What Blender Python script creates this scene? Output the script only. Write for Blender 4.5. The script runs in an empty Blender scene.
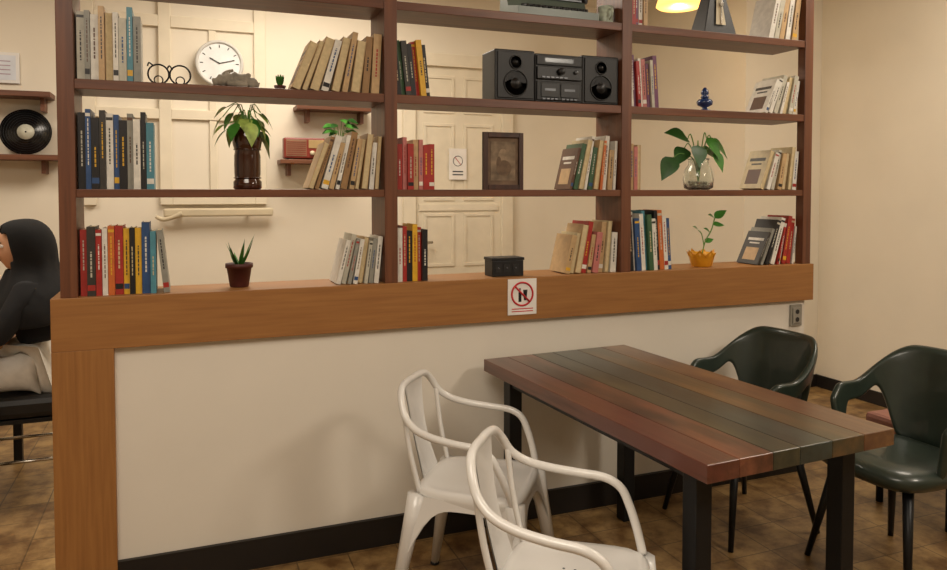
import bpy, math, random
from mathutils import Vector, Matrix
random.seed(4)
rad=math.radians
# ------------------------------------------------------------------ camera
cam=bpy.data.cameras.new('camera'); co=bpy.data.objects.new('camera',cam); bpy.context.collection.objects.link(co)
co.location=(0,-2.9,1.45); PITCH=2.0; F=740
co.rotation_euler=(rad(90-PITCH),0,rad(-21.5))
cam.sensor_width=36; cam.lens=F/947*36
cam.shift_y=-(93-F*math.tan(rad(PITCH)))/947
cam.clip_start=0.05
bpy.context.scene.camera=co
bpy.context.scene.view_settings.view_transform='Standard'
# ------------------------------------------------------------------ materials
def lin(h):
    h=h.lstrip('#'); o=[]
    for i in (0,2,4):
        c=int(h[i:i+2],16)/255; o.append(c/12.92 if c<=.04045 else ((c+.055)/1.055)**2.4)
    return (*o,1)
MC={}
def mat(name,col,rough=.5,metal=0,noise=.08,nscale=12,emit=0,bump=0,coat=0,trans=0):
    if name in MC: return MC[name]
    m=bpy.data.materials.new(name); m.use_nodes=True; nt=m.node_tree; b=nt.nodes['Principled BSDF']
    c=lin(col); b.inputs['Roughness'].default_value=rough; b.inputs['Metallic'].default_value=metal
    b.inputs['Coat Weight'].default_value=coat; b.inputs['Transmission Weight'].default_value=trans
    tc=nt.nodes.new('ShaderNodeTexCoord'); n=nt.nodes.new('ShaderNodeTexNoise'); n.inputs['Scale'].default_value=nscale; n.inputs['Detail'].default_value=4
    nt.links.new(tc.outputs['Object'],n.inputs['Vector'])
    r=nt.nodes.new('ShaderNodeValToRGB'); r.color_ramp.elements[0].position=.3; r.color_ramp.elements[1].position=.7
    r.color_ramp.elements[0].color=tuple(x*(1-noise) for x in c[:3])+(1,)
    r.color_ramp.elements[1].color=tuple(min(1,x*(1+noise)) for x in c[:3])+(1,)
    nt.links.new(n.outputs['Fac'],r.inputs['Fac']); nt.links.new(r.outputs['Color'],b.inputs['Base Color'])
    if emit:
        b.inputs['Emission Color'].default_value=c; b.inputs['Emission Strength'].default_value=emit
    if bump:
        bp=nt.nodes.new('ShaderNodeBump'); bp.inputs['Strength'].default_value=bump; bp.inputs['Distance'].default_value=.01
        nt.links.new(n.outputs['Fac'],bp.inputs['Height']); nt.links.new(bp.outputs['Normal'],b.inputs['Normal'])
    MC[name]=m; return m
def wood(name,c1,c2,rough=.45,axis='X',scale=1.0,c3=None,coat=0,big=None,t3=(.42,.62)):
    if name in MC: return MC[name]
    m=bpy.data.materials.new(name); m.use_nodes=True; nt=m.node_tree; b=nt.nodes['Principled BSDF']
    b.inputs['Roughness'].default_value=rough; b.inputs['Coat Weight'].default_value=coat; b.inputs['Coat Roughness'].default_value=.25
    tc=nt.nodes.new('ShaderNodeTexCoord'); mp=nt.nodes.new('ShaderNodeMapping')
    s=[45*scale]*3; s['XYZ'.index(axis)]=2.2*scale; mp.inputs['Scale'].default_value=s
    nt.links.new(tc.outputs['Object'],mp.inputs['Vector'])
    n=nt.nodes.new('ShaderNodeTexNoise'); n.inputs['Scale'].default_value=1; n.inputs['Detail'].default_value=7; n.inputs['Distortion'].default_value=.4
    nt.links.new(mp.outputs['Vector'],n.inputs['Vector'])
    r=nt.nodes.new('ShaderNodeValToRGB'); r.color_ramp.elements[0].position=.3; r.color_ramp.elements[1].position=.72
    r.color_ramp.elements[0].color=lin(c1); r.color_ramp.elements[1].color=lin(c2)
    nt.links.new(n.outputs['Fac'],r.inputs['Fac']); out=r.outputs['Color']
    if c3:
        mp2=nt.nodes.new('ShaderNodeMapping'); s2=[9,9,9]; s2['XYZ'.index(axis)]=2.2; mp2.inputs['Scale'].default_value=s2
        nt.links.new(tc.outputs['Object'],mp2.inputs['Vector'])
        n2=nt.nodes.new('ShaderNodeTexNoise'); n2.inputs['Scale'].default_value=1; n2.inputs['Detail'].default_value=5
        nt.links.new(mp2.outputs['Vector'],n2.inputs['Vector'])
        r2=nt.nodes.new('ShaderNodeValToRGB'); r2.color_ramp.elements[0].position=t3[0]; r2.color_ramp.elements[1].position=t3[1]
        nt.links.new(n2.outputs['Fac'],r2.inputs['Fac'])
        mx=nt.nodes.new('ShaderNodeMixRGB'); mx.inputs['Color2'].default_value=lin(c3)
        nt.links.new(r2.outputs['Color'],mx.inputs['Fac']); nt.links.new(out,mx.inputs['Color1']); out=mx.outputs['Color']
    nt.links.new(out,b.inputs['Base Color'])
    bp=nt.nodes.new('ShaderNodeBump'); bp.inputs['Strength'].default_value=.15; bp.inputs['Distance'].default_value=.003
    nt.links.new(n.outputs['Fac'],bp.inputs['Height']); nt.links.new(bp.outputs['Normal'],b.inputs['Normal'])
    MC[name]=m; return m
# ------------------------------------------------------------------ mesh builder
def catmull(P,n=6,closed=False):
    P=[Vector(p) for p in P]; out=[]; N=len(P)
    for i in range(N if closed else N-1):
        if closed: a,b,c,d=P[(i-1)%N],P[i],P[(i+1)%N],P[(i+2)%N]
        else: a=P[max(i-1,0)];b=P[i];c=P[i+1];d=P[min(i+2,N-1)]
        for k in range(n):
            t=k/n
            out.append(.5*((2*b)+(c-a)*t+(2*a-5*b+4*c-d)*t*t+(3*b-a-3*c+d)*t**3))
    if not closed: out.append(P[-1])
    return out
class MB:
    def __init__(s): s.v=[];s.f=[];s.m=[];s.s=[];s.mats=[]
    def add(s,V,Fc,mt,M=None,smooth=False):
        if mt not in s.mats: s.mats.append(mt)
        k=s.mats.index(mt); o=len(s.v)
        for p in V:
            p=Vector(p); s.v.append(tuple(M@p if M else p))
        for f in Fc: s.f.append([o+i for i in f]); s.m.append(k); s.s.append(smooth)
    def box(s,c,d,mt,M=None,ch=0):
        x,y,z=d[0]/2,d[1]/2,d[2]/2; cx,cy,cz=c
        if ch<=0:
            V=[(cx+i*x,cy+j*y,cz+k*z) for i in(-1,1) for j in(-1,1) for k in(-1,1)]
            s.add(V,[(0,1,3,2),(4,6,7,5),(0,4,5,1),(2,3,7,6),(0,2,6,4),(1,5,7,3)],mt,M)
        else:
            import bmesh
            bm=bmesh.new(); bmesh.ops.create_cube(bm,size=1)
            for v in bm.verts: v.co=Vector((cx+v.co.x*d[0],cy+v.co.y*d[1],cz+v.co.z*d[2]))
            bmesh.ops.bevel(bm,geom=bm.edges[:],offset=ch,segments=2,profile=.5,affect='EDGES')
            bm.verts.index_update()
            s.add([v.co.copy() for v in bm.verts],[[v.index for v in f.verts] for f in bm.faces],mt,M); bm.free()
    def b2(s,x0,x1,y0,y1,z0,z1,mt,M=None,ch=0):
        s.box(((x0+x1)/2,(y0+y1)/2,(z0+z1)/2),(x1-x0,y1-y0,z1-z0),mt,M,ch)
    def lathe(s,prof,mt,M=None,seg=24,sx=1,sy=1):
        V=[];Fc=[];n=len(prof)
        for r,z in prof:
            for i in range(seg):
                a=2*math.pi*i/seg; V.append((r*sx*math.cos(a),r*sy*math.sin(a),z))
        for j in range(n-1):
            for i in range(seg):
                a=j*seg+i;b=j*seg+(i+1)%seg; Fc.append((a,b,b+seg,a+seg))
        Fc.append(tuple(reversed(range(seg)))); Fc.append(tuple((n-1)*seg+i for i in range(seg)))
        s.add(V,Fc,mt,M,True)
    def cyl(s,a,b,r,mt,M=None,seg=16,r2=None):
        s.tube([a,b],[r,r if r2 is None else r2],mt,M,seg)
    def tube(s,P,r,mt,M=None,seg=10,closed=False,flat=None):
        P=[Vector(p) for p in P]; n=len(P)
        if not isinstance(r,(list,tuple)): r=[r]*n
        T=[]
        for i in range(n):
            if closed: t=P[(i+1)%n]-P[(i-1)%n]
            else: t=P[min(i+1,n-1)]-P[max(i-1,0)]
            T.append(t.normalized())
        u=T[0].orthogonal().normalized(); V=[];Fc=[]
        for i in range(n):
            u=(u-T[i]*u.dot(T[i])).normalized(); w=T[i].cross(u)
            for k in range(seg):
                a=2*math.pi*k/seg+math.pi/seg
                V.append(P[i]+(u*math.cos(a)+w*math.sin(a))*r[i])
        for i in range(n if closed else n-1):
            j=(i+1)%n
            for k in range(seg):
                k2=(k+1)%seg; Fc.append((i*seg+k,i*seg+k2,j*seg+k2,j*seg+k))
        if not closed:
            Fc.append(tuple(reversed(range(seg)))); Fc.append(tuple((n-1)*seg+k for k in range(seg)))
        s.add(V,Fc,mt,M,seg>5)
    def ball(s,c,r,mt,M=None,seg=16,rings=10):
        if not isinstance(r,(list,tuple)): r=(r,r,r)
        V=[];Fc=[]
        for j in range(rings+1):
            p=math.pi*j/rings
            for i in range(seg):
                a=2*math.pi*i/seg; V.append((c[0]+r[0]*math.sin(p)*math.cos(a),c[1]+r[1]*math.sin(p)*math.sin(a),c[2]+r[2]*math.cos(p)))
        for j in range(rings):
            for i in range(seg):
                a=j*seg+i;b=j*seg+(i+1)%seg; Fc.append((a+seg,b+seg,b,a))
        s.add(V,Fc,mt,M,True)
    def leaf(s,base,d,up,L,W,mt,bend=.3,M=None,fold=.15,n=8,power=.8):
        base=Vector(base);d=Vector(d).normalized();up=Vector(up);up=(up-d*up.dot(d)).normalized();sd=d.cross(up)
        V=[];Fc=[]
        for i in range(n+1):
            t=i/n; w=W*.5*max(.02,math.sin(math.pi*min(1,t)**power)); c=base+d*L*t-up*bend*L*t*t
            V+= [c-sd*w+up*fold*w, c, c+sd*w+up*fold*w]
        for i in range(n):
            a=3*i; Fc+=[(a,a+1,a+4,a+3),(a+1,a+2,a+5,a+4)]
        s.add(V,Fc,mt,M,True)
    def disc(s,c,r,nrm,mt,th=.002,seg=28,M=None):
        c=Vector(c);nrm=Vector(nrm).normalized(); s.tube([c-nrm*th/2,c+nrm*th/2],r,mt,M,seg)
        for k in range(len(s.s)-seg-2,len(s.s)): s.s[k]=False
    def done(s,name,loc=(0,0,0),rot=0,parent=None,bevel=0,subsurf=0,solid=0):
        me=bpy.data.meshes.new(name); me.from_pydata(s.v,[],s.f)
        for m in s.mats: me.materials.append(m)
        for i,p in enumerate(me.polygons): p.material_index=s.m[i]; p.use_smooth=s.s[i]
        me.update()
        o=bpy.data.objects.new(name,me); bpy.context.collection.objects.link(o)
        o.location=loc; o.rotation_euler=(0,0,rad(rot))
        if parent: o.parent=parent
        if solid:
            q=o.modifiers.new('sol','SOLIDIFY'); q.thickness=solid; q.offset=0
        if bevel:
            q=o.modifiers.new('bev','BEVEL'); q.width=bevel; q.segments=2; q.limit_method='ANGLE'
        if subsurf:
            q=o.modifiers.new('sub','SUBSURF'); q.levels=subsurf; q.render_levels=subsurf
        return o
def TR(x=0,y=0,z=0,rx=0,ry=0,rz=0):
    return Matrix.Translation((x,y,z))@Matrix.Rotation(rad(rz),4,'Z')@Matrix.Rotation(rad(ry),4,'Y')@Matrix.Rotation(rad(rx),4,'X')
# ------------------------------------------------------------------ palette
wallm=mat('wall_plaster','#e0d7c5',.85,0,.025,3,bump=.05)
wallf=mat('partition_plaster','#e0d9cc',.8,0,.02,3,bump=.04)
ceilm=mat('ceiling_paint','#e8e2d6',.9,0,.02,2)
blackb=mat('black_baseboard','#17120f',.5)
shelfw=wood('shelf_wood','#55301e','#76472c',.42,'X')
shelfv=wood('shelf_wood_upright','#55301e','#76472c',.42,'Z')
cntw=wood('counter_wood','#8d5e30','#9f6e3a',.5,'X',scale=1.6)
cntv=wood('counter_wood_upright','#8d5e30','#9f6e3a',.5,'Z',scale=1.6)
cream=mat('cream_paint','#dbd1bb',.6,0,.05,8)
cream2=mat('cream_paint_dark','#c8bb9f',.6,0,.05,8)
white=mat('white_enamel','#dedcd8',.28,0,.01,5,coat=.3)
blackm=mat('black_metal','#15171a',.4,.3)
chrome=mat('chrome','#b9b4aa',.25,1)
green=mat('green_vinyl','#263129',.36,0,.12,20,coat=.3,bump=.03)
paper=mat('paper','#c9b68e',.85,0,.1,60)
bplast=mat('black_plastic','#0d0d0f',.45,0,.03)
dgrey=mat('dark_grey_plastic','#17181a',.5,0,.03)
silver=mat('silver_plastic','#5c5e62',.35,.5)
leafm=mat('leaf_green','#3f7a2c',.4,0,.3,25)
leafd=mat('leaf_dark','#27521f',.4,0,.25,25)
leafy=mat('leaf_variegated','#93a852',.4,0,.4,30)
soil=mat('soil','#2a1c12',.95)
# floor tile
fm=bpy.data.materials.new('floor_tiles'); fm.use_nodes=True; nt=fm.node_tree; b=nt.nodes['Principled BSDF']; b.inputs['Roughness'].default_value=.4
tc=nt.nodes.new('ShaderNodeTexCoord'); br=nt.nodes.new('ShaderNodeTexBrick'); br.offset=0; br.inputs['Scale'].default_value=1
br.inputs['Brick Width'].default_value=.2; br.inputs['Row Height'].default_value=.2; br.inputs['Mortar Size'].default_value=.003
br.inputs['Color1'].default_value=lin('#8c6f47'); br.inputs['Color2'].default_value=lin('#a58656'); br.inputs['Mortar'].default_value=lin('#6a5436')
n=nt.nodes.new('ShaderNodeTexNoise'); n.inputs['Scale'].default_value=9; n.inputs['Detail'].default_value=9; n.inputs['Roughness'].default_value=.65
mx=nt.nodes.new('ShaderNodeMixRGB'); mx.blend_type='MULTIPLY'; mx.inputs['Fac'].default_value=.85
rr=nt.nodes.new('ShaderNodeValToRGB'); rr.color_ramp.elements[0].position=.38; rr.color_ramp.elements[0].color=lin('#8c7052'); rr.color_ramp.elements[1].position=.62
nt.links.new(tc.outputs['Object'],br.inputs['Vector']); nt.links.new(tc.outputs['Object'],n.inputs['Vector'])
nt.links.new(n.outputs['Fac'],rr.inputs['Fac']); nt.links.new(br.outputs['Color'],mx.inputs['Color1']); nt.links.new(rr.outputs['Color'],mx.inputs['Color2'])
nt.links.new(mx.outputs['Color'],b.inputs['Base Color'])
# ------------------------------------------------------------------ room
XL,XR,YF,YB,H=-4,4.40,-5,2.75,3.05
def slab(name,x0,x1,y0,y1,z0,z1,m,**k):
    q=MB(); q.b2(x0,x1,y0,y1,z0,z1,m); return q.done(name,**k)
slab('floor',XL,XR,YF,YB,-.1,0,fm)
slab('ceiling',XL,XR,YF,YB,H,H+.1,ceilm)
slab('wall_back',XL-.1,XR+.1,YB,YB+.1,-.1,H+.1,wallm)
slab('wall_front',XL-.1,XR+.1,YF-.1,YF,-.1,H+.1,wallm)
slab('wall_left',XL-.1,XL,YF,YB,-.1,H+.1,wallm)
slab('wall_right',XR,XR+.1,YF,YB,-.1,H+.1,wallm)
slab('wall_nib',3.70,XR,1.27,YB,0,H,wallm)
slab('baseboard_right',XR-.015,XR,YF,1.27,0,.09,blackb)
slab('baseboard_nib',3.70,XR,1.255,1.27,0,.09,blackb)
slab('baseboard_back',XL,3.70,YB-.015,YB,0,.09,blackb)
# partition
slab('wall_partition',-.232,3.0,.03,.22,0,.893,wallf)
slab('baseboard_partition',-.232,3.0,.012,.03,0,.115,blackb)
q=MB(); q.b2(-.428,3.03,0,.25,.8935,1.08,cntw,ch=.002); q.done('counter')
q=MB(); q.b2(-.428,-.232,0,.25,0,.8934,cntv,ch=.001); q.done('counter_pillar')
# bookshelf
q=MB(); Y0,Y1=.012,.24
for z0,z1 in ((1.43,1.46),(1.81,1.845),(2.185,2.22),(2.56,2.595)):
    for a,b_ in ((-.344,.7626),(.816,1.876),(1.929,2.965)):
        q.b2(a,b_,Y0+.004,Y1,z0,z1,shelfw,ch=.002)
for a,b_ in ((-.398,-.344),(.7626,.816),(1.876,1.929)):
    q.b2(a,b_,Y0,Y1,1.08,2.63,shelfv,ch=.002)
q.b2(2.965,3.018,Y0,Y0+.05,1.08,2.63,shelfv,ch=.002)
q.b2(-.398,3.018,Y0,Y1,2.63,2.66,shelfw)
q.done('bookshelf')
# ------------------------------------------------------------------ books
BC={'k':'#17161a','g':'#8a8980','w':'#d8d4ca','l':'#b8b4a4','b':'#2a4a78','t':'#4a8494','r':'#a02a24','o':'#bf642c','y':'#d6a62c','e':'#b99a70','n':'#5a3b28','p':'#6b3f5e','q':'#b8706a','v':'#3a5a3c','d':'#33302c','a':'#96744c','c':'#c4b48e'}
def bm_(k): return mat('book_cover_'+k,BC[k],.4,0,.12,35)
def books(loc,spec,xmax=None,cover=False):
    q=MB(); x=0
    for i,(k,t,h,dp,a) in enumerate(spec):
        ar=rad(a); t-=.001; h*=random.uniform(.93,1.04)
        if a>=0: piv=x+t/math.cos(ar); M=Matrix.Translation((piv,0,0))@Matrix.Rotation(ar,4,'Y')@Matrix.Translation((-t,0,0))
        else: M=Matrix.Translation((x,0,0))@Matrix.Rotation(ar,4,'Y')
        y0=random.uniform(0,.02); cm=bm_(k); c=.0016
        if cover and i==0:
            dk=k in 'kbtrnpvdo'; tm=bm_('w' if dk else 'd'); im=bm_('e' if dk else 'n')
            q.b2(-.0008,0,y0+.02,y0+dp-.02,h*.72,h*.80,tm,M); q.b2(-.0008,0,y0+.04,y0+dp-.04,h*.62,h*.66,tm,M)
            q.b2(-.0008,0,y0+.03,y0+dp-.03,h*.12,h*.5,im,M)
        if (k in 'ea' and random.random()<.6) or k=='c':
            q.b2(0,c,y0,y0+dp,0,h,cm,M); q.b2(t-c,t,y0,y0+dp,0,h,cm,M); q.b2(c,t-c,y0+.003,y0+dp-.002,.002,h-.002,paper,M)
        else:
            q.b2(0,t,y0,y0+.004,0,h,cm,M); q.b2(0,c,y0+.004,y0+dp,0,h,cm,M); q.b2(t-c,t,y0+.004,y0+dp,0,h,cm,M)
            q.b2(c,t-c,y0+.004,y0+dp-.004,.003,h-.003,paper,M)
            dark=k in 'kbtrnpvdo'
            lm=bm_(random.choice('wylc') if dark else random.choice('kdnrb'))
            st=random.random()
            z=h*random.uniform(.25,.4); ze=h*random.uniform(.6,.9)
            while z<ze:
                L=random.uniform(.005,.016)
                q.b2(t*.4,t*.6,y0-.0005,y0,z,min(z+L,ze),lm,M); z+=L+.0035
            if st<.35: q.b2(.0008,t-.0008,y0-.0004,y0,h*.08,h*.16,bm_(random.choice('wkrby')),M)
            elif st<.55: q.b2(.0008,t-.0008,y0-.0004,y0,h*.91,h*.95,lm,M)
        if i+1<len(spec):
            a2=rad(spec[i+1][4]); x+=t/math.cos(ar)+.0012
            if a>=0 and a2>=0: x+=h*max(0,math.sin(ar)-math.sin(a2))
            elif a<0 and a2<ar: x+=spec[i+1][2]*(math.sin(ar)-math.sin(a2))
            elif a>=0 and a2<0: x+=spec[i+1][2]*math.sin(-a2)
    if xmax is not None:
        mx_=max(v[0] for v in q.v); loc=(xmax-mx_,loc[1],loc[2])
    return q.done('row_of_books',loc)
def seq(keys,ts,hs,dp=.15,lean=0):
    out=[]
    for i,k in enumerate(keys):
        t=ts[i%len(ts)] if isinstance(ts,(list,tuple)) else ts
        h=hs[i%len(hs)] if isinstance(hs,(list,tuple)) else hs
        a=lean[i%len(lean)] if isinstance(lean,(list,tuple)) else lean
        out.append((k,t,h,dp,a))
    return out
Z1,Z2,Z3,Z4=2.22,1.845,1.46,1.08
YB_=.03
books((1.94,YB_,Z1),seq('rpwe',.022,[.2,.22,.19]))
books((2.74,YB_,Z1),seq('wlewe',.03,[.24,.22,.25],lean=[13,12,11,9,8]),xmax=2.955)
books((-.338,YB_,Z2),seq('lgweawltg',[.026,.018,.026,.020],[.25,.255,.24,.26]))
books((.425,YB_,Z2),seq('eaewaeeae',[.033,.022,.036,.028],[.205,.22,.235],lean=[22,20,18,16,13,11,8,5,3]),xmax=.759,cover=True)
books((.822,YB_,Z2),seq('kvdkryk',[.02,.018,.024],[.225,.24,.235],lean=-6))
books((1.94,YB_,Z2),seq('wprwqplp',[.016,.022,.018],[.22,.235,.21],lean=-4))
books((2.60,YB_,Z2),seq('wwlwclw',[.016,.024,.026],[.18,.2,.21],lean=[24,22,19,16,14,12,10]),xmax=2.955,cover=True)
books((-.338,YB_,Z3),seq('kbkdwbkgwkt',[.024,.018,.026,.02],[.27,.285,.25,.275]))
books((.49,YB_,Z3),seq('eawewaeeawe',[.02,.016,.026],[.2,.215,.225],lean=[20,18,16,15,13,12,10,9,7,5,4]),xmax=.759)
books((.824,YB_,Z3),seq('rqreqrr',[.024,.018,.026],[.2,.21,.19]))
books((1.565,YB_,Z3),seq('nvcwveowew',[.014,.022,.024],[.19,.225,.235,.25],lean=[14,13,12,10,9,8,6,5,4,3]),xmax=1.872,cover=True)
books((1.94,YB_,Z3),seq('eqe',.02,[.22,.2]))
books((2.64,YB_,Z3),seq('cwleacw',[.026,.024,.022],[.2,.2,.215],lean=[20,18,14,11,9,7,5]),xmax=2.955,cover=True)
books((-.338,YB_,Z4),seq('rdrworykybt',[.022,.028,.020,.018],[.25,.26,.24,.235])+[('g',.022,.23,.15,-6)])
books((.585,YB_,Z4),seq('wlgwelgw',[.018,.02,.015],[.19,.2,.18],lean=[14,13,12,10,9,8,7,6]),xmax=.759)
books((.822,YB_,Z4),seq('wrkyrk',[.022,.018,.024],[.235,.24,.22]))
books((1.50,YB_,Z4),seq('ecereqecw',[.026,.02,.03],[.18,.2,.225,.24],lean=[13,12,11,10,9,8,6,5,3]),xmax=1.872)
books((1.94,YB_,Z4),seq('kwbwtvwkowb',[.022,.018,.026],[.28,.27,.26,.285],lean=-4))
books((2.56,YB_,Z4),seq('dgkwrwrrw',[.012,.016,.024,.026],[.19,.21,.24,.25],lean=[26,23,20,17,14,12,10,8,6]),xmax=2.958,cover=True)
# ------------------------------------------------------------------ stereo
q=MB()
def spk(x0,x1):
    q.b2(x0,x1,0,.15,0,.22,bplast,ch=.006); cx=(x0+x1)/2
    q.b2(x0+.010,x1-.010,-.006,0,.010,.210,dgrey,ch=.003)
    for z,r in ((.075,.055),(.165,.028)):
        q.tube([(cx+r*math.cos(t),-.008,z+r*math.sin(t)) for t in [2*math.pi*i/24 for i in range(24)]],.003,dgrey,closed=True,seg=6)
        M=TR(cx,-.006,z,rx=90)
        q.lathe([(r*.95,0),(r*.6,-.002),(r*.35,.001),(r*.32,.006),(.001,.009)],bplast,M)
    q.b2(cx-.02,cx+.02,-.0075,-.006,.126,.13,silver)
spk(0,.19); spk(.425,.615)
q.b2(.1905,.4245,0,.15,0,.212,bplast,ch=.004)
q.b2(.196,.419,-.008,0,.162,.205,dgrey,ch=.003); q.b2(.235,.375,-.0095,-.008,.175,.193,mat('lcd','#2c353a',.2))
q.b2(.196,.419,-.012,0,.10,.156,bplast,ch=.003); q.b2(.196,.419,-.008,0,.008,.092,dgrey,ch=.003)
for i in range(6): q.b2(.217+i*.022,.233+i*.022,-.016,-.012,.106,.112,silver)
q.cyl((.31,-.012,.136),(.31,-.028,.136),.015,dgrey); q.cyl((.385,-.012,.136),(.385,-.022,.136),.009,silver)
for x in (.215,.312):
    q.b2(x,x+.088,-.012,-.008,.022,.084,bplast,ch=.002); q.b2(x+.018,x+.07,-.0135,-.012,.05,.06,silver)
    for i in range(4): q.b2(x+.006+i*.02,x+.02+i*.02,-.014,-.008,.011,.018,silver)
q.done('cassette_stereo',(1.253,.03,Z2))
# typewriter
q=MB(); tw=mat('typewriter_enamel','#5f6b62',.35)
V=[(0,0,0),(.4,0,0),(.4,.2,0),(0,.2,0),(0,0,.035),(.4,0,.035),(.4,.11,.06),(0,.11,.06),(.4,.13,.11),(0,.13,.11),(.4,.2,.11),(0,.2,.11)]
q.add(V,[(0,3,2,1),(0,1,5,4),(4,5,6,7),(7,6,8,9),(9,8,10,11),(3,11,10,2),(0,4,7,9,11,3),(1,2,10,8,6,5)],tw)
for r in range(4):
    for i in range(11):
        x=.05+i*.029+r*.004; y=.012+r*.024; z=.036+r*.0065
        q.cyl((x,y,z),(x,y,z+.012),.0095,bplast,seg=10)
q.cyl((-.01,.165,.13),(.41,.165,.13),.022,bplast); q.cyl((-.03,.165,.13),(-.01,.165,.13),.015,silver); q.cyl((.41,.165,.13),(.43,.165,.13),.015,silver)
q.cyl((0,.15,.13),(-.02,.09,.155),.004,silver); q.b2(.02,.38,.12,.126,.11,.118,silver)
q.done('typewriter',(1.36,.025,Z1))
# mug
mg=mat('mug_glaze','#b9c4b4',.3,0,.3,60)
q=MB(); q.lathe([(.03,0),(.034,.01),(.036,.085),(.032,.085),(.03,.012),(.001,.01)],mg)
q.tube(catmull([(.034,0,.07),(.055,0,.065),(.058,0,.04),(.034,0,.022)],5),.004,mg,M=TR(rz=-90),seg=8)
q.done('coffee_mug',(1.835,.09,Z1))
# metronome
q=MB(); 
q.add([(-.1,-.06,0),(.1,-.06,0),(.1,.06,0),(-.1,.06,0),(-.035,-.03,.24),(.035,-.03,.24),(.035,.03,.24),(-.035,.03,.24)],[(0,3,2,1),(0,1,5,4),(1,2,6,5),(2,3,7,6),(3,0,4,7),(4,5,6,7)],bplast)
q.add([(-.03,-.0605,.05),(.03,-.0605,.05),(.014,-.042,.2),(-.014,-.042,.2)],[(0,1,2,3)],cream2)
q.cyl((0,-.064,.05),(.01,-.05,.215),.003,chrome); q.box((.006,-.056,.15),(.02,.008,.02),chrome)
q.done('metronome',(2.47,.12,Z1),bevel=.003)
# picture frame
q=MB(); fr=wood('frame_wood','#2a1710','#4a2a1a',.5,'Z'); mt_=mat('frame_picture','#6b5644',.8,0,.35,18)
w,h=.19,.25
q.b2(0,w,.004,.012,0,h,mt_)
for a in ((0,.022,0,h),(w-.022,w,0,h),(.022,w-.022,0,.022),(.022,w-.022,h-.022,h)): q.b2(a[0],a[1],-.006,.014,a[2],a[3],fr,ch=.002)
q.b2(.036,w-.036,.002,.004,.04,h-.04,mat('frame_picture_inner','#7c6a56',.8,0,.5,22))
pd=mat('print_dark','#665240',.8,0,.35,30); pl_=mat('print_light','#8f7b64',.8,0,.35,30)
def flat_ell(cx,cz,rx,rz,y,m):
    q.add([(cx+rx*math.cos(2*math.pi*i/24),y,cz+rz*math.sin(2*math.pi*i/24)) for i in range(24)],[tuple(range(24))],m)
flat_ell(w/2,.145,.024,.034,.0017,pl_); flat_ell(w/2+.004,.095,.036,.034,.0014,pd); flat_ell(w/2-.02,.115,.012,.03,.0011,pd)
q.b2(w*.4,w*.6,.012,.07,0,.004,fr)
q.done('picture_frame',(1.215,.07,Z3))
# box
q=MB(); q.b2(0,.15,0,.09,0,.07,bplast,ch=.003); q.b2(-.003,.153,-.003,.093,.07,.083,bplast,ch=.002)
for x in (.025,.066,.108): 
    q.b2(x-.01,x+.018,-.002,0,.02,.052,dgrey)
    q.ball((x+.003,-.003,.038),.004,silver,seg=8,rings=6)
q.done('trinket_box',(1.25,.05,Z4))
# aloe
q=MB(); terra=mat('brown_clay','#4a1f1a',.55)
q.lathe([(.033,0),(.036,.004),(.047,.075),(.052,.075),(.052,.092),(.044,.092),(.042,.08),(.001,.078)],terra)
q.lathe([(.042,.078),(.001,.082)],soil)
for i in range(12):
    a=i*2.4; r=.35+.7*(i%4)/3; q.leaf((.008*math.cos(a),.008*math.sin(a),.08),(math.cos(a)*r,math.sin(a)*r,1),(math.cos(a),math.sin(a),-.4),.075+.03*(i%3),.014,leafd if i%2 else leafm,bend=-.1+.2*(i%2),fold=.5,power=.55)
q.done('potted_aloe',(.205,.12,Z4))
# vase with pothos
q=MB(); vg=mat('brown_glass','#3a1a0c',.12,0,.15,10,coat=.6)
q.lathe([(.048,0),(.054,.006),(.054,.03),(.046,.04),(.05,.06),(.05,.13),(.046,.15),(.052,.165),(.056,.19),(.05,.215),(.046,.235),(.05,.24),(.044,.24),(.04,.2),(.001,.19)],vg)
for z in (.045,.155): q.tube([(.05*math.cos(t),.05*math.sin(t),z) for t in [2*math.pi*i/24 for i in range(24)]],.003,vg,closed=True,seg=6)
stem=mat('stem_green','#5e8a3a',.5)
for i in range(19):
    a=i*2.399; ca,sa=math.cos(a),math.sin(a)*.6; out=.04+.05*((i*7)%5)/4; top=.26+.07*((i*3)%4)/3
    P=catmull([(0,0,.2),(ca*out*.4,sa*out*.4,top),(ca*out,sa*out,top-.01-.02*(i%3))],4); q.tube(P,.002,stem,seg=5)
    q.leaf(P[-1],(ca,sa,-.5-.4*(i%3)),(ca*.8,sa*.8,.8),.065+.015*(i%3),.055,[leafy,leafm,leafy][i%3],bend=.25,power=.62)
q.done('potted_pothos',(.24,.12,Z3))
# glass jar plant
q=MB(); glass=mat('clear_glass','#f2f6f2',.03,0,0,trans=.95); water=mat('jar_pebbles','#b9b39c',.5,0,.3,60)
q.lathe([(.05,0),(.07,.01),(.076,.05),(.068,.1),(.05,.125),(.05,.15),(.055,.155),(.051,.155),(.046,.15),(.046,.125),(.063,.1),(.071,.05),(.064,.014),(.001,.01)],glass)
for i in range(26):
    a=i*2.4; r=.05*math.sqrt((i%13)/13); q.ball((r*math.cos(a),r*math.sin(a),.022+.014*(i//13)),(.011,.011,.008),water,seg=8,rings=5)
LV=[(-.15,0,.16,.13,(-.5,-.1,-.7)),(-.09,-.03,.25,.15,(-.8,-.2,.25)),(-.07,.02,.21,.12,(-.5,-.3,-.5)),(.03,-.02,.26,.13,(.3,-.3,-.5)),(.08,.0,.25,.14,(.7,-.1,-.5)),(.05,.03,.2,.13,(.9,0,-.2)),(-.03,-.03,.22,.12,(-.2,-.5,-.8)),(.07,-.03,.19,.11,(.3,-.4,-.8))]
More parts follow.
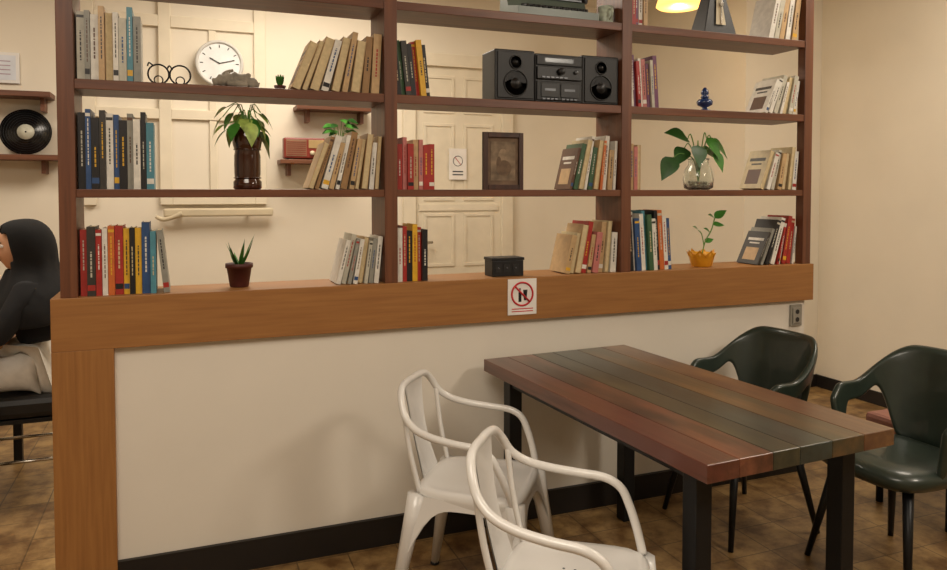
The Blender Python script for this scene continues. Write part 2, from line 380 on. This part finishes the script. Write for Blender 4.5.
for x,y,z,L,d in LV:
    P=catmull([(0,0,.03),(x*.2,y*.2,.15),(x*.7,y*.7,z+.02),(x,y,z)],5); q.tube(P,.0028,stem,seg=6)
    q.leaf(P[-1],d,(d[0]*.2,-.75,.8),L,L*.72,leafd if x<0 else leafm,bend=.2,power=.6)
q.done('plant_in_glass_jar',(2.40,.13,Z3))
# blue oil lamp
q=MB(); bl=mat('blue_glass','#16305f',.1,0,.1,coat=.5)
q.lathe([(.034,0),(.036,.006),(.014,.015),(.012,.022),(.036,.034),(.04,.05),(.03,.062),(.014,.066)],bl)
q.lathe([(.016,.064),(.02,.07),(.02,.078),(.012,.08),(.02,.09),(.018,.102),(.006,.12)],bl)
q.done('oil_lamp',(2.41,.1,Z2))
# yellow bowl plant
q=MB(); yb=mat('yellow_ceramic','#dd9a22',.35)
q.lathe([(.045,0),(.05,.004),(.062,.05),(.07,.07),(.065,.07),(.056,.05),(.001,.045)],yb,seg=8)
for i in range(8):
    a=2*math.pi*i/8; q.leaf((.058*math.cos(a),.058*math.sin(a),.045),(math.cos(a)*.35,math.sin(a)*.35,1),(math.cos(a),math.sin(a),0),.045,.045,yb,bend=-.1,fold=0,power=.5)
P=catmull([(0,0,.04),(.02,0,.12),(.05,-.01,.18),(.07,-.01,.24)],5); q.tube(P,.003,stem,seg=6)
P2=catmull([(.015,0,.1),(.0,0,.16),(-.02,0,.18)],4); q.tube(P2,.0025,stem,seg=6)
for k,(p,d,L) in enumerate([(P[-1],(.5,-.3,.5),.07),(P[-1],(-.6,-.3,.3),.06),(P[12],(.9,-.3,.1),.06),(P[9],(-.7,-.2,.5),.05),(P2[-1],(-.6,-.3,.4),.05),(P[5],(.8,-.2,.4),.05)]):
    q.leaf(p,d,(0,-.6,.8),L,L*.7,leafm,bend=.2,power=.7)
q.done('sprouting_plant_in_bowl',(2.40,.1,Z4))
# wire ornament
q=MB(); bk=mat('wrought_iron','#1c1a18',.45,.6)
for cx in (.04,.115):
    q.tube([(cx+.036*math.cos(t),0,.042+.036*math.sin(t)) for t in [2*math.pi*i/28 for i in range(28)]],.0035,bk,closed=True,seg=6)
    q.tube([(cx+.015*math.cos(t),.0,.021+.015*math.sin(t)) for t in [2*math.pi*i/20 for i in range(20)]],.0025,bk,closed=True,seg=6)
q.tube(catmull([(.068,0,.06),(.078,0,.075),(.088,0,.06)],5),.003,bk,seg=6); q.b2(.0,.155,-.02,.02,0,.005,bk)
q.tube(catmull([(.02,0,.075),(.008,0,.083),(.003,0,.07)],5),.003,bk,seg=6)
q.done('wire_ornament',(-.115,.1,Z2))
# driftwood
q=MB(); dw=mat('driftwood','#8d8577',.9,0,.3,25,bump=.6)
q.tube(catmull([(-.085,0,.02),(-.05,.0,.03),(-.01,.01,.034),(.04,0,.03),(.085,0,.018)],5),[.012+.018*math.sin(math.pi*i/20)+.004*math.sin(i*1.9) for i in range(21)],dw,seg=9)
q.tube(catmull([(-.05,0,.03),(-.04,.01,.06),(-.01,.02,.075)],5),[.013-.0008*i for i in range(11)],dw,seg=7)
q.tube(catmull([(.02,0,.03),(.045,.0,.055),(.05,.0,.062)],5),[.014-.0008*i for i in range(11)],dw,seg=7)
q.tube(catmull([(-.03,-.01,.02),(0,-.02,.02),(.04,-.015,.016)],5),[.015]*11,dw,seg=7)
q.done('driftwood_ornament',(.20,.10,Z2))
# sign
q=MB(); red=mat('sign_red','#c0232a',.5); sw=mat('sign_white','#e6e2dc',.5)
q.b2(1.30,1.437,-.004,-.0005,.918,1.074,sw,ch=.0008)
cx,cz=1.368,1.008
q.tube([(cx+.05*math.cos(t),-.004,cz+.05*math.sin(t)) for t in [2*math.pi*i/36 for i in range(36)]],.0045,red,closed=True,seg=6)
q.b2(cx-.018,cx-.004,-.0046,-.004,cz-.034,cz+.008,bplast); q.b2(cx-.014,cx-.008,-.0046,-.004,cz+.008,cz+.026,bplast)
q.add([(cx+.004,-.0046,cz+.018),(cx+.008,-.0046,cz-.028),(cx+.02,-.0046,cz-.028),(cx+.025,-.0046,cz+.018)],[(0,3,2,1)],bplast)
q.cyl((cx-.035,-.0055,cz+.035),(cx+.035,-.0055,cz-.035),.0045,red,seg=6)
for i in range(2): q.b2(1.318,1.42,-.0048,-.004,.942-i*.011,.946-i*.011,red)
q.done('prohibition_sign')
# outlet
op=mat('outlet_plastic','#8f8a7e',.5)
q=MB(); q.b2(2.90,2.975,.018,.0295,.76,.87,op,ch=.003); q.b2(2.91,2.965,.012,.018,.775,.855,op,ch=.002)
for z in (.795,.835): q.disc((2.9375,.0115,z),.012,(0,1,0),dgrey)
q.done('power_outlet')
# ------------------------------------------------------------------ back wall things
YW=YB
q=MB()
def frm(x0,x1,z0,z1,m=cream,y0=YW-.035,y1=YW-.0005): q.b2(x0,x1,y0,y1,z0,z1,m,ch=.004)
frm(-.14,-.06,1.36,2.95); frm(.50,.58,1.36,2.95); frm(-.06,.50,2.60,2.68); frm(-.06,.50,1.96,2.03); frm(-.06,.50,1.36,1.44)
frm(.19,.24,1.44,1.96,y0=YW-.028); frm(.19,.24,2.03,2.60,y0=YW-.028); frm(-.06,.5,2.88,2.95)
frm(-.62,-.54,1.36,2.95); frm(-.54,-.14,2.60,2.68); frm(-.54,-.14,1.96,2.03); 
q.b2(-.06,.5,YW-.012,YW-.0005,1.44,2.88,wallm)
q.done('window_1')
q=MB()
q.b2(-.12,.62,YW-.09,YW-.055,1.275,1.335,cream2,ch=.012)
q.tube(catmull([(-.17,0,1.28),(-.12,0,1.26),(-.04,0,1.285),(.0,0,1.30)],5),[.012+.001*i for i in range(16)],cream2,M=TR(0,YW-.073,0),seg=8)
for x in (0,.45): q.cyl((x,YW-.055,1.305),(x,YW-.001,1.305),.012,cream2,seg=8)
q.done('wooden_wall_rail')
# door
q=MB(); x0,x1=1.62,2.56
for a in ((x0,x0+.1,0,2.55),(x1-.1,x1,0,2.55),(x0+.1,x1-.1,2.45,2.55)): q.b2(a[0],a[1],YW-.05,YW-.0005,a[2],a[3],cream,ch=.004)
q.b2(x0+.1,x1-.1,YW-.02,YW-.0005,.005,2.45,cream)
for z0,z1 in ((.15,.75),(.85,1.28),(1.38,2.0),(2.08,2.38)):
    for xa,xb in ((x0+.17,x0+.43),(x0+.51,x1-.17)):
        for e in ((xa,xb,z0,z0+.025),(xa,xb,z1-.025,z1),(xa,xa+.025,z0+.025,z1-.025),(xb-.025,xb,z0+.025,z1-.025)): q.b2(e[0],e[1],YW-.028,YW-.02,e[2],e[3],cream,ch=.002)
q.b2(x0+.13,x1-.13,YW-.03,YW-.02,1.30,1.35,cream)
q.cyl((x0+.13,YW-.02,1.05),(x0+.13,YW-.07,1.05),.012,chrome); q.cyl((x0+.13,YW-.07,1.05),(x0+.23,YW-.07,1.05),.01,chrome)
q.done('door_1')
q=MB(); q.b2(2.0,2.15,YW-.038,YW-.0345,1.55,1.80,sw); q.tube([(2.075+.04*math.cos(t),YW-.039,1.70+.04*math.sin(t)) for t in [2*math.pi*i/24 for i in range(24)]],.0025,silver,closed=True,seg=6)
q.cyl((2.05,YW-.04,1.73),(2.10,YW-.04,1.67),.0025,red,seg=6); q.b2(2.03,2.12,YW-.039,YW-.038,1.585,1.595,silver); q.b2(2.03,2.12,YW-.039,YW-.038,1.61,1.62,silver)
q.done('door_notice')
# clock
q=MB(); rim=mat('clock_rim','#c2c0ba',.4,0); cf=mat('clock_face','#dcdedd',.5)
cx,cz=.26,2.36
q.disc((cx,YW-.06,cz),.15,(0,1,0),cf,th=.05,seg=40)
q.tube([(cx+.152*math.cos(t),YW-.085,cz+.152*math.sin(t)) for t in [2*math.pi*i/40 for i in range(40)]],.012,rim,closed=True,seg=8)
for i in range(12):
    a=2*math.pi*i/12; M=TR(cx,YW-.086,cz,ry=math.degrees(a)); q.box((0,0,.12),(.006,.002,.02),dgrey,M)
q.box((0,0,.035),(.008,.003,.08),bplast,TR(cx,YW-.088,cz,ry=-62)); q.box((0,0,.05),(.005,.003,.11),bplast,TR(cx,YW-.09,cz,ry=75))
q.done('wall_clock')
# wall shelves
wsh=wood('wall_shelf_wood','#55301c','#74462b',.5,'X')
q=MB(); 
q.b2(-1.75,-.72,YW-.2,YW-.0005,1.655,1.69,wsh,ch=.003); q.b2(-1.75,-.78,YW-.2,YW-.0005,2.06,2.095,wsh,ch=.003)
for x in (-1.6,-.85): q.b2(x,x+.025,YW-.12,YW-.0005,1.57,1.655,wsh); q.b2(x,x+.025,YW-.12,YW-.0005,1.975,2.06,wsh)
q.done('wall_shelf')
q=MB(); q.b2(.66,1.16,YW-.2,YW-.0005,1.655,1.685,wsh,ch=.003); q.b2(.78,1.34,YW-.2,YW-.0005,2.05,2.08,wsh,ch=.003)
for x in (.72,1.08): q.b2(x,x+.025,YW-.12,YW-.0005,1.57,1.655,wsh)
for x in (.86,1.26): q.b2(x,x+.025,YW-.12,YW-.0005,1.965,2.05,wsh)
q.done('wall_shelf')
# vinyl
q=MB(); vy=mat('vinyl','#0c0c0d',.22)
M=TR(-.94,YW-.085,1.69+.151,rx=-8)
q.tube([(0,-.002,0),(0,.002,0)],.15,vy,M=M,seg=48)
for r in (.14,.125,.11,.095,.08,.065): q.tube([(r*math.cos(t),-.002,r*math.sin(t)) for t in [2*math.pi*i/40 for i in range(40)]],.0009,dgrey,closed=True,seg=4,M=M)
q.tube([(0,-.0035,0),(0,-.002,0)],.05,mat('record_label','#b7b5a4',.5,0,.2,30),M=M,seg=30); q.tube([(0,-.0045,0),(0,-.0035,0)],.006,vy,M=M,seg=10)
q.done('vinyl_record')
# certificate
q=MB(); q.b2(-1.3,-.98,YW-.02,YW-.0005,2.16,2.36,white,ch=.002); q.b2(-1.28,-1.0,YW-.022,YW-.02,2.18,2.34,mat('certificate_paper','#cfd4dc',.5)); 
pb=mat('print_mauve','#a48a9a',.6)
for i in range(4): q.b2(-1.25,-1.03,YW-.0228,YW-.022,2.215+i*.028,2.221+i*.028,pb)
q.done('framed_certificate')
# radio
q=MB(); rr_=mat('radio_red','#7e2c20',.4); rg_=mat('radio_grille','#8a6a50',.5)
q.b2(0,.3,0,.1,.01,.16,rr_,ch=.01); q.b2(.015,.16,-.004,0,.025,.145,rg_,ch=.002); q.b2(.175,.285,-.004,0,.085,.145,mat('radio_dial','#a98f62',.4),ch=.002)
for i in range(7): q.b2(.02,.155,-.007,-.004,.035+i*.015,.04+i*.015,rr_)
for x in (.2,.26): q.cyl((x,0,.05),(x,-.018,.05),.017,cream2)
for x in (.02,.27): q.b2(x,x+.015,.01,.09,0,.01,bplast)
q.done('retro_radio',(.69,YW-.17,1.685))
q=MB(); q.lathe([(.03,0),(.04,.08),(.043,.08),(.036,.075),(.001,.07)],cream2)
for i in range(14):
    a=i*2.4; ca,sa=math.cos(a),math.sin(a); P=catmull([(0,0,.07),(ca*.02,-.01+sa*.02,.17),(ca*.06,-.03+sa*.03,.22+.04*(i%3))],4); q.tube(P,.002,stem,seg=5); q.leaf(P[-1],(ca,sa*.2-.3,-.1),(0,-.6,.8),.08,.05,leafd if i%2 else leafm)
q.done('potted_plant',(1.10,YW-.13,1.685))
q=MB(); q.lathe([(.018,0),(.024,.035),(.02,.035),(.001,.03)],terra,seg=14)
for i in range(9):
    a=i*2.4; q.leaf((0,0,.03),(math.cos(a)*.6,math.sin(a)*.4,1),(math.cos(a),math.sin(a),-.2),.05,.02,leafm,bend=.2)
q.done('potted_herb',(.375,.19,Z2))
# pendant lamp
q=MB(); glow=mat('lamp_shade_glow','#ffc266',.5,emit=2.0)
q.lathe([(.13,0),(.145,.01),(.13,.06),(.08,.12),(.03,.15),(.02,.15),(.07,.115),(.12,.055),(.13,.012)],glow)
q.lathe([(.022,.15),(.022,.2),(.004,.21)],blackm); q.cyl((0,0,.2),(0,0,.44),.004,blackm)
q.done('pendant_lamp',(2.93,1.0,2.61))
# ------------------------------------------------------------------ table
q=MB(); W_,L_=.715,1.33
pl=[('table_red','#48291d','#704434','#5c3026',.11),('table_brick','#633a2a','#8a563e','#3a281e',.12),('table_olive','#3c3a28','#57513a','#2e3028',.10),('table_dark','#222019','#3a382e','#3c443e',.125),('table_brown','#553e28','#7d5e3a','#46402e',.13),('table_tan','#6a4c32','#8e6a44','#5a3a2a',.13)]
x=-W_/2
for nme,c1,c2,c3,w in pl:
    m=wood(nme,c1,c2,.3,'Y',.9,c3,coat=.45,t3=(.36,.64)); q.b2(x+.0004,x+w-.0004,-L_/2,L_/2,.70,.75,m,ch=.0025); x+=w
for sx in (-1,1):
    for sy in (-1,1):
        cx=sx*(W_/2-.075); cy=sy*(L_/2-.12); q.b2(cx-.028,cx+.028,cy-.028,cy+.028,0,.6995,blackm,ch=.003)
    q.b2(sx*(W_/2-.075)-.02,sx*(W_/2-.075)+.02,-L_/2+.15,L_/2-.15,.66,.6995,blackm)
for sy in (-1,1): q.b2(-W_/2+.105,W_/2-.105,sy*(L_/2-.12)-.02,sy*(L_/2-.12)+.02,.66,.6995,blackm)
q.done('dining_table',(1.562,-.695,0),3.2)
# ------------------------------------------------------------------ white metal armchairs
def metal_chair(loc,rot):
    q=MB(); w=white
    def sq(t,r,e=5.0):
        c,s_=math.cos(t),math.sin(t); k=(abs(c)**e+abs(s_)**e)**(-1/e); return r*k*c,r*k*s_
    N=40; rings=[(.001,.452),(.10,.452),(.150,.4535),(.160,.458),(.178,.459),(.188,.452),(.190,.435),(.186,.415)]
    V=[];Fc=[]
    for r,z in rings:
        for i in range(N):
            x,y=sq(2*math.pi*i/N,r); V.append((x*(1.0),y*(1.0+.06*x/.19),z))
    for j in range(len(rings)-1):
        for i in range(N):
            a=j*N+i;b_=j*N+(i+1)%N; Fc.append((a,a+N,b_+N,b_))
    q.add(V,Fc,w,None,True)
    V=[(sq(2*math.pi*i/N,.186)[0],sq(2*math.pi*i/N,.186)[1],.44) for i in range(N)]; q.add(V,[tuple(reversed(range(N)))],w)
    for i in range(3):
        for j in range(3):
            q.disc((-.03+i*.03,-.03+j*.03,.4525),.0035,(0,0,1),silver,th=.001,seg=10)
    top=[(.165,.165),(.165,-.165),(-.165,-.165),(-.165,.165)]; bot=[(.235,.225),(.235,-.225),(-.245,-.225),(-.245,.225)]
    for (a,b_),(c,d) in zip(top,bot):
        P=[Vector((a,b_,.44)),Vector((a+(c-a)*.25,b_+(d-b_)*.25,.34)),Vector((c,d,0.006))]
        q.tube(P,[.036,.028,.015],w,seg=8)
        q.lathe([(.016,0),(.018,.004),(.016,.012)],bplast,M=TR(c,d,0),seg=12)
    for k in range(4):
        A=Vector((*top[k],0)); B=Vector((*top[(k+1)%4],0)); A2=Vector((*bot[k],0)); B2=Vector((*bot[(k+1)%4],0))
        V=[];Fc=[];n=16
        for i in range(n+1):
            t=i/n; u=abs(2*t-1); zb=.405-.19*u**4; fr_=(.44-zb)/.44
            p=A.lerp(B,t); p2=A2.lerp(B2,t); nrm=Vector((A+B)).normalized()*.02
            lo=p.lerp(p2,fr_)+nrm; up=p+nrm
            V+=[(up.x,up.y,.44),(lo.x,lo.y,zb)]
        for i in range(n): a=2*i; Fc.append((a,a+1,a+3,a+2))
        q.add(V,Fc,w,None,True)
        V2=[(v[0]*.985,v[1]*.985,v[2]) for v in V]; q.add(V2,[tuple(reversed(f)) for f in Fc],w,None,True)
    half=[(-.25,0,.785),(-.249,.06,.785),(-.243,.115,.777),(-.23,.15,.745),(-.208,.173,.70),(-.165,.195,.668),(-.10,.212,.65),(-.02,.222,.64),(.055,.225,.633),(.10,.222,.61),(.125,.215,.565),(.148,.20,.505),(.165,.182,.445)]
    P=[(x,-y,z) for x,y,z in reversed(half)]+half[1:]
    q.tube(catmull(P,5),.0125,w,seg=12)
    V=[];Fc=[]
    for i in range(9):
        t=i/8; z=.445+t*.338; x=-.178-.07*t-.012*math.sin(math.pi*t); hw=.075-.02*math.sin(math.pi*t)+.01*t
        for s_ in (-1,-.8,.8,1): V.append((x-(.006 if abs(s_)<.9 else 0),s_*hw,z))
    for i in range(8):
        for k in range(3): a=4*i+k; Fc.append((a,a+1,a+5,a+4))
    q.add(V,Fc,w,None,True); q.add([(v[0]+.003,v[1],v[2]) for v in V],[tuple(reversed(f)) for f in Fc],w,None,True)
    for s_ in (-1,1): q.tube(catmull([(-.165,s_*.15,.44),(-.198,s_*.157,.58),(-.218,s_*.163,.72)],5),.009,w,seg=8)
    q.done('metal_armchair',loc,rot)
metal_chair((.955,-.53,0),-38)
metal_chair((.935,-1.235,0),-38)
# ------------------------------------------------------------------ green tub chairs
def tub_chair(loc,rot):
    e=bpy.data.objects.new('tub_armchair',None); bpy.context.collection.objects.link(e); e.location=loc; e.rotation_euler=(0,0,rad(rot))
    def ss(a,b,x): 
        t=max(0,min(1,(x-a)/(b-a))); return t*t*(3-2*t)
    N=48; V=[];Fc=[];R_=7
    for i in range(N+1):
        th=-112+224*i/N; a=abs(th); 
        top=.825-.155*ss(28,82,a)-.05*ss(98,112,a)
        bot=.43+ (top-.075-.43)*ss(40,60,a)*(1-ss(92,108,a))
        for j in range(R_):
            t=j/(R_-1); z=bot+(top-bot)*t; k=(z-.43)/.37
            rx=.215+.07*k; ry=.215+.065*k
            c,s_=math.cos(rad(th)),math.sin(rad(th)); p=2.5; m=(abs(c)**p+abs(s_)**p)**(-1/p)
            V.append((-c*m*rx,s_*m*ry,z))
    for i in range(N):
        for j in range(R_-1): a=i*R_+j; Fc.append((a,a+1,a+R_+1,a+R_))
    q=MB(); q.add(V,Fc,green,None,True); q.done('shell',parent=e,solid=.028,subsurf=1)
    q=MB(); n=36; rings=[(.001,.475),(.12,.475),(.19,.468),(.222,.45),(.228,.425),(.21,.40),(.001,.395)]; V=[];Fc=[]
    for r,z in rings:
        for i in range(n):
            t=2*math.pi*i/n; c,s_=math.cos(t),math.sin(t); k=(abs(c)**4+abs(s_)**4)**(-.25); V.append((r*k*c+.035,r*k*s_,z))
    for j in range(len(rings)-1):
        for i in range(n): a=j*n+i;b_=j*n+(i+1)%n; Fc.append((a,a+n,b_+n,b_))
    q.add(V,Fc,green,None,True); q.done('seat',parent=e)
    q=MB()
    for sx in (-1,1):
        for sy in (-1,1):
            q.tube([(sx*.15,sy*.15,.41),(sx*.23,sy*.22,0.0)],[.02,.011],blackm,seg=12)
    q.cyl((-.15,-.15,.395),(.15,.15,.395),.012,blackm); q.cyl((-.15,.15,.395),(.15,-.15,.395),.012,blackm)
    q.done('legs',parent=e)
tub_chair((2.27,-.33,0),180)
tub_chair((2.54,-.90,0),180)
# pink bench
q=MB(); pk=mat('pink_upholstery','#9a6a5c',.7,0,.1,25,bump=.1)
q.b2(2.98,4.30,-.80,-.36,.34,.42,pk,ch=.02); q.b2(3.0,4.28,-.78,-.38,.30,.34,blackm)
for x in (3.03,4.25):
    for y in (-.75,-.41): q.cyl((x,y,.31),(x,y,0),.016,blackm)
q.done('upholstered_bench')
# ------------------------------------------------------------------ left : stool, small table, woman
q=MB(); 
q.b2(-.23,.23,-.22,.22,.40,.50,bplast,ch=.03); q.b2(-.22,.22,-.21,.21,.38,.40,blackm)
for sx in (-1,1):
    for sy in (-1,1): q.cyl((sx*.20,sy*.19,.39),(sx*.215,sy*.205,0),.012,chrome)
for sy in (-1,1): q.cyl((-.2,sy*.2,.2),(.2,sy*.2,.2),.008,chrome)
q.done('cushioned_stool',(-.70,1.22,0))
q=MB(); otm=wood('cafe_table_wood','#a86a30','#cc8c48',.4,'Y')
q.b2(-.35,.35,-.4,.4,.715,.745,otm,ch=.004)
for sx in (-1,1):
    for sy in (-1,1): q.b2(sx*.31-.02,sx*.31+.02,sy*.36-.02,sy*.36+.02,0,.7145,blackm)
q.done('cafe_table',(-1.145,1.30,0))
wm=bpy.data.objects.new('woman',None); bpy.context.collection.objects.link(wm); wm.location=(-.665,1.22,0)
cloth=mat('black_cloth','#0e0e11',.9,0,.15,20,bump=.2); hij=mat('hijab_cloth','#09090b',.9,0,.2,15,bump=.3); skin=mat('skin','#c49474',.5,0,.05,20)
lips=mat('lips','#8a4a44',.5); trous=mat('pale_trousers','#d6d2c9',.85,0,.08,20,bump=.3)
def skinobj(name,verts,edges,radii,m,sub=2):
    me=bpy.data.meshes.new(name); me.from_pydata(verts,edges,[]); me.materials.append(m)
    o=bpy.data.objects.new(name,me); bpy.context.collection.objects.link(o); o.parent=wm
    s=o.modifiers.new('skin','SKIN'); s.use_smooth_shade=True
    for i,r in enumerate(radii):
        me.skin_vertices[0].data[i].radius=r if isinstance(r,tuple) else (r,r)
    me.skin_vertices[0].data[0].use_root=True
    u=o.modifiers.new('sub','SUBSURF'); u.levels=sub; u.render_levels=sub
    return o
V=[(.05,0,.72),(.04,0,.78),(.015,0,.87),(-.02,0,.97),(-.035,0,1.03),(-.045,0,1.08),
   (-.02,.13,.975),(-.08,.19,.86),(-.12,.20,.77),(-.22,.16,.80),(-.31,.12,.79),
   (-.02,-.13,.975),(-.08,-.19,.86),(-.12,-.20,.77),(-.22,-.16,.80),(-.31,-.12,.79)]
E=[(0,1),(1,2),(2,3),(3,4),(4,5),(3,6),(6,7),(7,8),(8,9),(9,10),(3,11),(11,12),(12,13),(13,14),(14,15)]
Rr=[(.115,.145),(.11,.14),(.115,.15),(.095,.125),.05,.045,.068,.058,.05,.044,.036,.068,.058,.05,.044,.036]
skinobj('body',V,E,Rr,cloth)
V=[(.05,0,.635),(-.02,.09,.595),(-.24,.11,.59),(-.44,.11,.56),(-.44,.11,.30),(-.43,.11,.10),(-.02,-.09,.595),(-.24,-.11,.59),(-.44,-.11,.56),(-.44,-.11,.30),(-.43,-.11,.10)]
skinobj('trousers',V,[(0,1),(1,2),(2,3),(3,4),(4,5),(0,6),(6,7),(7,8),(8,9),(9,10)],[(.125,.15),.092,.082,.065,.058,.05,.092,.082,.065,.058,.05],trous)
HM=Matrix.Translation((-.03,0,0))@Matrix.Translation((0,0,1.0))@Matrix.Rotation(rad(18),4,'Z')@Matrix.Rotation(rad(-6),4,'Y')@Matrix.Translation((0,0,-1.0))
q=MB(); V=[];Fc=[];sg,rg=28,22
for j in range(rg+1):
    p=math.pi*j/rg
    for i in range(sg):
        a=2*math.pi*i/sg; x=math.sin(p)*math.cos(a);y=math.sin(p)*math.sin(a);z=math.cos(p)
        X=x*.095;Y=y*.075*(1 if z>-.2 else 1-.3*(-z-.2));Z=z*.118
        if x>0:
            X-=.012*math.exp(-((z-.12)/.12)**2)*math.exp(-((abs(y)-.38)/.2)**2)
            X+=.02*math.exp(-((z+.16)/.13)**2)*math.exp(-(y/.14)**2)
            X+=.006*math.exp(-((z+.45)/.1)**2)*math.exp(-(y/.3)**2)
            X+=.008*math.exp(-((z+.8)/.15)**2)*math.exp(-(y/.35)**2)
        V.append((-X-.015,-Y,Z+1.19))
for j in range(rg):
    for i in range(sg): a=j*sg+i;b_=j*sg+(i+1)%sg; Fc.append((a,b_,b_+sg,a+sg))
q.add(V,Fc,skin,HM,True)
ew=mat('eye_white','#e8e2da',.3); ei=mat('eye_iris','#1c120c',.2)
for s_ in (-1,1):
    q.ball((-.093,s_*.029,1.204),(.012,.014,.009),ew,HM,seg=12,rings=8); q.ball((-.1035,s_*.029,1.204),(.004,.006,.006),ei,HM,seg=10,rings=6)
    q.tube(catmull([(-.104,s_*.014,1.222),(-.106,s_*.03,1.227),(-.096,s_*.047,1.221)],4),.0025,ei,HM,seg=6)
q.tube(catmull([(-.106,-.02,1.138),(-.113,0,1.137),(-.106,.02,1.138)],5),[.002,.003,.004,.0045,.005,.005,.005,.0045,.004,.003,.002],lips,HM,seg=8)
q.done('head',parent=wm)
q=MB(); V=[];Fc=[]; sg=48
prof=[(1.318,.02,.0),(1.313,.055,.0),(1.295,.088,.002),(1.262,.110,.008),(1.22,.119,.014),(1.175,.119,.020),(1.13,.112,.024),(1.09,.108,.024),(1.05,.12,.020),(1.00,.15,.012),(.95,.178,.008),(.90,.19,.004),(.85,.188,.0),(.82,.18,-.005)]
for j,(z,r,dx) in enumerate(prof):
    for i in range(sg):
        a=2*math.pi*i/sg; fa=.0 if z>1.2 else min(1,(1.2-z)/.2); fo=1+(.05*math.sin(a*6+z*14)+.025*math.sin(a*11-z*9))*fa
        ys=.84+.3*max(0,min(1,(1.08-z)/.12))
        V.append((r*math.cos(a)*fo+dx,r*math.sin(a)*fo*ys,z))
for j in range(len(prof)-1):
    for i in range(sg):
        a=2*math.pi*(i+.5)/sg; zc=(prof[j][0]+prof[j+1][0])/2; d=abs(a-math.pi)
        if 1.10<zc<1.285 and d<.85*math.sqrt(max(0,1-((zc-1.19)/.098)**2)): continue
        A=j*sg+i;B=j*sg+(i+1)%sg; Fc.append((A,A+sg,B+sg,B))
Fc.append(tuple(range(sg)))
q.add(V,Fc,hij,HM,True); q.done('hijab',parent=wm,solid=.008,subsurf=1)
for s_ in (-1,1):
    b0=Vector((-.31,s_*.12,.785)); V=[tuple(b0),tuple(b0+Vector((-.05,0,-.005))),tuple(b0+Vector((-.09,0,-.01)))]
    skinobj('hand',V,[(0,1),(1,2)],[(.026,.02),(.036,.016),(.036,.013)],skin,2)
    for k,(oy,L) in enumerate([(-.028,.062),(-.009,.072),(.010,.068),(.028,.053)]):
        p=b0+Vector((-.088,oy,-.008)); skinobj('finger_%d'%(k+1),[tuple(p),tuple(p+Vector((-L*.45,0,.004))),tuple(p+Vector((-L*.75,0,-.005))),tuple(p+Vector((-L,0,-.017)))],[(0,1),(1,2),(2,3)],[.009,.0085,.008,.0065],skin,1)
    p=b0+Vector((-.035,-s_*.025,-.004)); skinobj('thumb',[tuple(p),tuple(p+Vector((-.025,-s_*.022,-.004))),tuple(p+Vector((-.05,-s_*.03,-.01)))],[(0,1),(1,2)],[.011,.01,.008],skin,1)
    q=MB(); q.tube(catmull([(-.38,s_*.11,.045),(-.43,s_*.11,.055),(-.5,s_*.11,.04),(-.59,s_*.11,.028)],4),[.036,.038,.042,.044,.045,.044,.042,.04,.038,.036,.033,.03,.022],bplast,seg=12); q.b2(-.61,-.36,s_*.11-.035,s_*.11+.035,0,.018,bplast,ch=.006); q.done('shoe',parent=wm)
# ------------------------------------------------------------------ lights
def area(name,loc,e,size,col=(1,.885,.74),tgt=None,sy=None):
    l=bpy.data.lights.new(name,'AREA'); l.energy=e; l.size=size; l.color=col
    o=bpy.data.objects.new(name,l); bpy.context.collection.objects.link(o); o.location=loc
    if tgt: o.rotation_euler=(Vector(tgt)-Vector(loc)).to_track_quat('-Z','Y').to_euler()
    return o
area('ceiling_light_key',(3.0,-3.1,2.95),46,.6,tgt=(1.2,0,.9))
area('ceiling_light_front',(-.4,-2.5,3.0),70,1.6)
area('ceiling_light_back',(.8,1.5,3.0),55,1.2)
area('ceiling_light_side',(3.5,-.6,3.0),24,.8)
area('ceiling_light_left',(-1.6,1.0,3.0),33,.8)
l=bpy.data.lights.new('pendant_bulb','POINT'); l.energy=8; l.color=(1,.75,.45); l.shadow_soft_size=.05
o=bpy.data.objects.new('pendant_bulb',l); bpy.context.collection.objects.link(o); o.location=(2.93,1.0,2.58)
w=bpy.data.worlds.new('world'); bpy.context.scene.world=w; w.use_nodes=True; w.node_tree.nodes['Background'].inputs[0].default_value=(1,.86,.7,1); w.node_tree.nodes['Background'].inputs[1].default_value=.3
